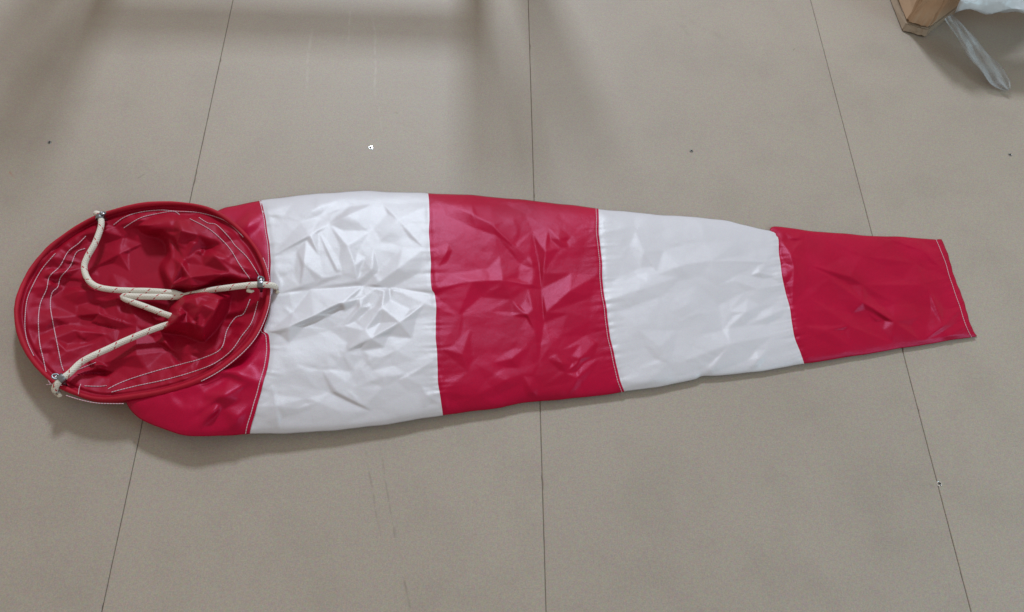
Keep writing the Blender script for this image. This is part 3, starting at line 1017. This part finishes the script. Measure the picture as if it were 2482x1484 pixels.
ST = [
    # outer line by the hem
    [(75, 760), (52, 780), (50, 800), (54, 835), (66, 870), (78, 900)],
    [(82, 862), (68, 832), (61, 800), (61, 765), (66, 725), (80, 690), (103, 650), (134, 614)],
    # second line
    [(208, 572), (190, 590), (165, 610), (145, 645), (120, 670), (113, 700), (98, 735), (93, 775), (96, 830), (105, 870), (115, 915), (122, 930)],
    # third line
    [(206, 602), (185, 612), (170, 645), (147, 672), (140, 695), (126, 710), (122, 740), (128, 780), (138, 830), (148, 880), (154, 898)],
    # upper right
    [(275, 545), (300, 527), (335, 515), (385, 509), (430, 512), (480, 515), (530, 528), (560, 545), (590, 575)],
    [(300, 552), (340, 528), (385, 517), (420, 512), (435, 520)],
    [(482, 527), (503, 540), (525, 545), (555, 575), (570, 595), (600, 625), (630, 672)],
    [(460, 530), (495, 548), (520, 565), (555, 600), (580, 640), (605, 675)],
    # lower right
    [(606, 725), (590, 760), (570, 770), (550, 800), (535, 845), (490, 868), (440, 882), (380, 898), (325, 915), (290, 928), (262, 942)],
    [(625, 730), (610, 780), (585, 815), (560, 850), (520, 880), (470, 900), (400, 920), (330, 935), (270, 950)],
    [(190, 895), (215, 885), (232, 878)],
    [(205, 935), (240, 936), (258, 934)],
]
for s in ST[:1]:
    pass
for s in ST[1:]:
    stitch_mouth(s)
# the outside row of stitches on the hem, lower side
p = catmull([(160, 962), (200, 974), (240, 981), (300, 982)], 30)
tube('stitching', hit(p[:, 0], p[:, 1] - 4, 0.044), 0.0006, THREAD, hoop, sides=5)
ii = np.arange(118, 175)
row = hem_px[ii] + dirs[ii] * 4.5
tube('stitching', hit(row[:, 0], row[:, 1], ring[ii, 2] + 0.0030), 0.0006, THREAD, hoop, sides=5)
# loose thread ends
p = catmull([(112, 932), (130, 931), (150, 934)], 12)
tube('loose_thread', hit(p[:, 0], p[:, 1], np.linspace(.040, .046, 12)), 0.0005, THREAD, hoop, sides=5)
p = catmull([(190, 955), (192, 940), (196, 930)], 12)
tube('loose_thread', hit(p[:, 0], p[:, 1], np.linspace(.052, .046, 12)), 0.0005, THREAD, hoop, sides=5)

b1, S1, z1, V1 = band('red_band', [(520, 515), (545, 503), (580, 496), (632, 486)],
                      [(300, 962), (315, 992), (345, 1018), (400, 1040), (450, 1055), (500, 1058), (606, 1052)],
                      [(520, 515), (500, 640), (420, 800), (300, 962)], SEAMS[0], RED, 100, 150, 0, .0011, cap=True)
stitch_on(V1, 96, parent=b1)

# ------------------------------------------------------------------ bridle ropes, clamps
RR = 0.0049


def rope(pts, extra=0.0, n=120):
    """pts: (px, py, z or None): None rests on the lining"""
    arr = []
    for x, y, z in pts:
        if z is None:
            zz, _ = mouth_z(np.array([float(x)]), np.array([float(y)]))
            z = float(zz[0]) + RR * 0.8
        arr.append((x, y, z))
    c = catmull(arr, n)
    return tube('bridle_rope', hit(c[:, 0], c[:, 1], c[:, 2]), RR, ROPE, sock, sides=14)


rope([(233, 517, .024), (240, 520, .034), (245, 532, .038), (244, 552, .037), (230, 590, .034), (212, 622, .030), (204, 648, .027), (212, 675, .026),
      (232, 693, .026), (265, 701, .025), (310, 704, .025), (360, 705, .025), (402, 708, .026), (430, 712, .024), (470, 730, .020)])
rope([(668, 697, .036), (662, 692, .045), (645, 690, .052), (615, 690, .053), (585, 693, .051), (545, 698, .046), (512, 703, .034), (470, 712, .024),
      (430, 719, .022), (380, 719, .027), (330, 718, .025), (305, 717, .024), (298, 719, .023), (303, 724, .0225),
      (325, 733, .022), (360, 746, .022), (408, 764, .024), (440, 772, .022), (465, 778, .020)], n=190)
rope([(140, 952, .028), (133, 944, .040), (137, 932, .047), (150, 918, .049), (170, 903, .047), (195, 879, .043), (225, 862, .042), (260, 846, .037),
      (300, 827, .033), (345, 808, .030), (385, 793, .028), (405, 787, .026), (440, 780, .022)])


def ring_mesh(name, c, axis, R, r, mat, parent, ns=22, nt=10, width=None):
    axis = np.array(axis, float); axis /= np.linalg.norm(axis)
    a = np.cross(axis, [0, 0, 1.0]);
    if np.linalg.norm(a) < .1: a = np.cross(axis, [1.0, 0, 0])
    a /= np.linalg.norm(a); b_ = np.cross(axis, a)
    verts, faces = [], []
    for i in range(ns):
        t = 2 * math.pi * i / ns
        d = math.cos(t) * a + math.sin(t) * b_
        for k in range(nt):
            p_ = 2 * math.pi * k / nt
            cr, sr = math.cos(p_), math.sin(p_)
            if width:                       # flat strap section
                cr = math.copysign(abs(cr) ** .35, cr); sr = math.copysign(abs(sr) ** .35, sr)
                verts.append(np.array(c) + d * (R + r * cr) + axis * sr * width / 2)
            else:
                verts.append(np.array(c) + d * (R + r * cr) + axis * sr * r)
    for i in range(ns):
        for k in range(nt):
            i2, k2 = (i + 1) % ns, (k + 1) % nt
            faces.append((i * nt + k, i2 * nt + k, i2 * nt + k2, i * nt + k2))
    return mesh_obj(name, verts, faces, mat, parent)


def clamp(px, py, z, d2, eye_off, stub):
    c = hit(px, py, z)
    axis = np.array([d2[0], d2[1], 0.0])
    s = ring_mesh('rope_clamp', c, axis, RR + 0.0014, 0.0011, STEEL, sock, width=0.0085)
    e = c + np.array([eye_off[0], eye_off[1], 0.0045])
    ring_mesh('eye', e, (axis[0] * .5, axis[1] * .5, .8), 0.0046, 0.0016, STEEL, s)
    ring_mesh('rivet', e - np.array([0, 0, .001]), (0, 0, 1), 0.0011, 0.0012, ZINC, s, 12, 8)
    # strap legs down to the hem
    q = hit(stub[0], stub[1], z - 0.012)
    tube('strap', [c + (e - c) * .6, c * .5 + q * .5 + np.array([0, 0, .002]), q], 0.0026, STEEL, s, sides=8)


clamp(632, 690, .052, (1, .05), (0.0, 0.0075), (633, 706))
clamp(150, 917, .0485, (.7, .6), (-0.0075, 0.001), (160, 935))
clamp(243, 528, .037, (-.1, 1), (0.004, 0.006), (258, 533))
# frayed stubs of rope where the whipping ends
for (x, y, z, dx) in [(600, 703, .045, 14), (672, 706, .034, -3), (146, 956, .036, -6)]:
    p = catmull([(x, y, z), (x + dx * .5, y + 3, z), (x + dx, y + 2, z - .003)], 8)
    tube('frayed_end', hit(p[:, 0], p[:, 1], p[:, 2]), np.linspace(.0036, .0018, 8), FUZZ, sock, sides=8)

# ------------------------------------------------------------------ carton and plastic film in the far corner
def carton_mat(name, base):
    mt, nt, b = new_mat(name)
    geo = N(nt, 'ShaderNodeNewGeometry')
    n1 = N(nt, 'ShaderNodeTexNoise', Scale=18.0, Detail=5.0)
    L(nt, geo.outputs['Position'], n1.inputs['Vector'])
    c = ramp(nt, n1.outputs['Fac'], [(0.3, tuple(v * .86 for v in base)), (0.7, base)])
    L(nt, c, b.inputs['Base Color'])
    b.inputs['Roughness'].default_value = 0.7
    w = N(nt, 'ShaderNodeTexNoise', Scale=140.0, Detail=3.0)
    L(nt, geo.outputs['Position'], w.inputs['Vector'])
    bp = N(nt, 'ShaderNodeBump', Strength=0.2, Distance=0.002)
    L(nt, w.outputs['Fac'], bp.inputs['Height']); L(nt, bp.outputs['Normal'], b.inputs['Normal'])
    return mt


CARD = carton_mat('cardboard', (0.50, 0.34, 0.22))
TAPE = simple('brown_tape', (0.30, 0.23, 0.165), 0.25, spec=0.6, noise=(30, .12))
CARDL = carton_mat('cardboard_light', (0.50, 0.36, 0.24))


def film_mat(name, lo, hi):
    mt, nt, b = new_mat(name)
    b.inputs['Base Color'].default_value = (0.52, 0.56, 0.59, 1)
    b.inputs['Roughness'].default_value = 0.28
    tr = N(nt, 'ShaderNodeBsdfTransparent')
    mx = N(nt, 'ShaderNodeMixShader')
    geo = N(nt, 'ShaderNodeNewGeometry')
    n1 = N(nt, 'ShaderNodeTexNoise', Scale=26.0, Detail=4.0)
    L(nt, geo.outputs['Position'], n1.inputs['Vector'])
    f = N(nt, 'ShaderNodeMapRange'); L(nt, n1.outputs['Fac'], f.inputs[0])
    f.inputs[1].default_value = .3; f.inputs[2].default_value = .7
    f.inputs[3].default_value = lo; f.inputs[4].default_value = hi
    L(nt, f.outputs[0], mx.inputs[0])
    L(nt, tr.outputs[0], mx.inputs[1]); L(nt, b.outputs[0], mx.inputs[2])
    out = nt.nodes['Material Output']
    L(nt, mx.outputs[0], out.inputs['Surface'])
    bp = N(nt, 'ShaderNodeBump', Strength=0.4, Distance=0.004)
    n2 = N(nt, 'ShaderNodeTexNoise', Scale=70.0, Detail=4.0)
    L(nt, geo.outputs['Position'], n2.inputs['Vector'])
    L(nt, n2.outputs['Fac'], bp.inputs['Height']); L(nt, bp.outputs['Normal'], b.inputs['Normal'])
    return mt


FILM = film_mat('plastic_film', .75, .97)
FILM_THIN = film_mat('plastic_film_thin', .08, .42)
A, B, D = (0.884, 1.372), (0.929, 1.354), (1.26, 1.645)
E_, G_ = (0.872, 1.80), (1.16, 1.90)
carton = empty('cardboard_carton', (1.02, 1.6, 0))
tag(carton, 'brown cardboard carton at the far right corner of the boards', 'carton')
poly = [A, B, D, G_, E_]
ctr2 = np.mean(np.array(poly), 0)


def prism(name, poly, z0, z1, mat, parent, s0=1.0, s1=1.0, bev=0.006):
    bm = bmesh.new()
    P = np.array(poly)
    c = P.mean(0)
    lo = [bm.verts.new((*(c + (p_ - c) * s0), z0)) for p_ in P]
    hi = [bm.verts.new((*(c + (p_ - c) * s1), z1)) for p_ in P]
    n = len(P)
    bm.faces.new(lo[::-1]); bm.faces.new(hi)
    for i in range(n):
        bm.faces.new((lo[i], lo[(i + 1) % n], hi[(i + 1) % n], hi[i]))
    bmesh.ops.bevel(bm, geom=bm.edges[:], offset=bev, segments=2, affect='EDGES')
    bmesh.ops.triangulate(bm, faces=bm.faces[:])
    bmesh.ops.subdivide_edges(bm, edges=[e for e in bm.edges if e.calc_length() > .03], cuts=5, use_grid_fill=True)
    rj = random.Random(3)
    for v in bm.verts:
        v.co += Vector((rj.gauss(0, 1), rj.gauss(0, 1), 0)) * 0.0011
    me = bpy.data.meshes.new(name); bm.to_mesh(me); bm.free()
    me.materials.append(mat)
    o = bpy.data.objects.new(name, me); col.objects.link(o)
    o.parent = parent; o.matrix_parent_inverse = Matrix.Translation(-Vector(parent.location))
    return o


prism('carton_wall', poly, 0.016, 0.156, CARD, carton, 0.972, 0.99)
prism('bottom_flap', poly, 0.0015, 0.018, TAPE, carton, 1.0, 0.975, 0.002)
# tape strip down the long front side and a lighter turned edge on the corner
fa = np.array(B) + (np.array(D) - np.array(B)) * .20; fb = np.array(B) + (np.array(D) - np.array(B)) * .52
nrm = np.array([(D[1] - B[1]), -(D[0] - B[0])]); nrm /= np.linalg.norm(nrm)


def slab(name, p0, p1, z0, z1, out0, out1, th, mat, parent):
    vs = []
    for o_ in (0, th):
        for p_, z, ou in ((p0, z0, out0), (p1, z0, out0), (p1, z1, out1), (p0, z1, out1)):
            q = np.array(p_) + nrm * (ou + o_)
            vs.append((q[0], q[1], z))
    return mesh_obj(name, vs, [(3, 2, 1, 0), (4, 5, 6, 7), (0, 1, 5, 4), (1, 2, 6, 5), (2, 3, 7, 6), (3, 0, 4, 7)], mat, parent, smooth=False)


slab('tape_strip', fa, fb, 0.022, 0.150, -0.006, -0.001, 0.0012, TAPE, carton)

# crumpled film bundle, leaning on the carton and running off to the right
bundle = empty('plastic_bundle', (1.3, 1.38, 0))
tag(bundle, 'crumpled translucent grey plastic film beside the cardboard carton', 'plastic film')
nx, ny = 60, 26
verts, faces = [], []
sl = np.linspace(0, 1, nx)
for i in range(nx):
    s = sl[i]
    x = 0.930 + s * 0.62
    drop = smooth01(np.array((s - .72) / .27))
    zc = 0.112 * (1 - drop) + 0.030 * drop
    hh = 0.013 + 0.012 * min(1, s * 3)
    y0 = 1.316 - 0.006 * s + 0.004 * math.sin(s * 23)
    y1 = 1.366 + 0.10 * min(1, s * 2.5)
    x0s = 0.0
    for k in range(ny):
        a = 2 * math.pi * k / ny
        cy = (y0 + y1) / 2 + (y1 - y0) / 2 * math.copysign(abs(math.cos(a)) ** .7, math.cos(a))
        sk = (cy - y0) * 0.8 * (1 - s)
        n_ = 0.0035 * math.sin(17 * s + 3 * a) + 0.003 * math.sin(41 * s - 2 * a + 1) + 0.002 * math.sin(5 * a + 60 * s)
        cz = zc + hh * math.copysign(abs(math.sin(a)) ** .8, math.sin(a)) + n_
        verts.append((x + sk, cy + n_ * .6, max(cz, 0.002)))
for i in range(nx - 1):
    for k in range(ny):
        k2 = (k + 1) % ny
        faces.append((i * ny + k, (i + 1) * ny + k, (i + 1) * ny + k2, i * ny + k2))
faces.append(tuple(range(ny))); faces.append(tuple((nx - 1) * ny + k for k in reversed(range(ny))))
mesh_obj('film_fold', verts, faces, FILM, bundle)
# the loose tail of film that reaches down onto the boards
tail = catmull([(2296, 40, .085, 9), (2320, 66, .062, 13), (2350, 108, .036, 17), (2385, 150, .017, 19), (2415, 185, .007, 20), (2434, 205, .004, 15), (2444, 217, .003, 4)], 48)
verts, faces = [], []
nw = 9
for i in range(len(tail)):
    x, y, z, w = tail[i]
    for k in range(nw):
        s = k / (nw - 1) * 2 - 1
        fold = 0.0045 * math.cos(s * 6 + i * .17) + .001 * math.sin(i * .5 + s * 3) + .0065
        wj = w * (1.2 + .10 * math.sin(i * .35 + 2 * (s > 0)))
        q = hit(x + s * wj * .75, y - s * wj * .55, z + max(fold, 0.0))
        verts.append(q)
for i in range(len(tail) - 1):
    for k in range(nw - 1):
        faces.append((i * nw + k, i * nw + k + 1, (i + 1) * nw + k + 1, (i + 1) * nw + k))
tl = mesh_obj('film_tail', verts, faces, FILM_THIN, bundle)
so = tl.modifiers.new('thickness', 'SOLIDIFY'); so.thickness = 0.0006

# ------------------------------------------------------------------ post frame added out of view to cast soft shadow bands on the boards
WOOD = simple('shade_frame_wood', (0.30, 0.20, 0.11), 0.6, noise=(12, .2))
Lx, Ly, Lz = -0.3, 4.1, 3.0
shade_frame = empty('added_shade_frame', (-0.35, 1.85, 0))
tag(shade_frame, 'unseen frame of wooden posts added to shade the far boards', 'shade_frame')


def bar(name, p0, p1, r):
    tube(name, np.linspace(p0, p1, 6), r, WOOD, shade_frame, sides=12)


def foot_from_shadow(sx, sy, fy):
    """leg foot at depth fy on the line from the lamp's foot through a shadow point"""
    t = (fy - sy) / (Ly - sy)
    return sx + (Lx - sx) * t


legs = []
for sx, sy, fy, h in [(-0.795, 1.20, 1.72, .75), (-0.885, 1.28, 1.85, .75), (0.025, 1.20, 1.72, .75), (0.15, 1.25, 1.85, .80)]:
    fx = foot_from_shadow(sx, sy, fy)
    bar('leg', (fx, fy, 0), (fx, fy, h), 0.027)
    legs.append((fx, fy))
bar('rail', (legs[0][0], 1.72, 0.405), (legs[2][0], 1.72, 0.405), 0.024)
bar('rail', (legs[0][0], 1.72, 0.05), (legs[1][0], 1.85, 0.05), 0.015)
bar('rail', (legs[2][0], 1.72, 0.05), (legs[3][0], 1.85, 0.05), 0.015)
bar('rail', (legs[1][0], 1.85, 0.05), (legs[3][0], 1.85, 0.05), 0.015)
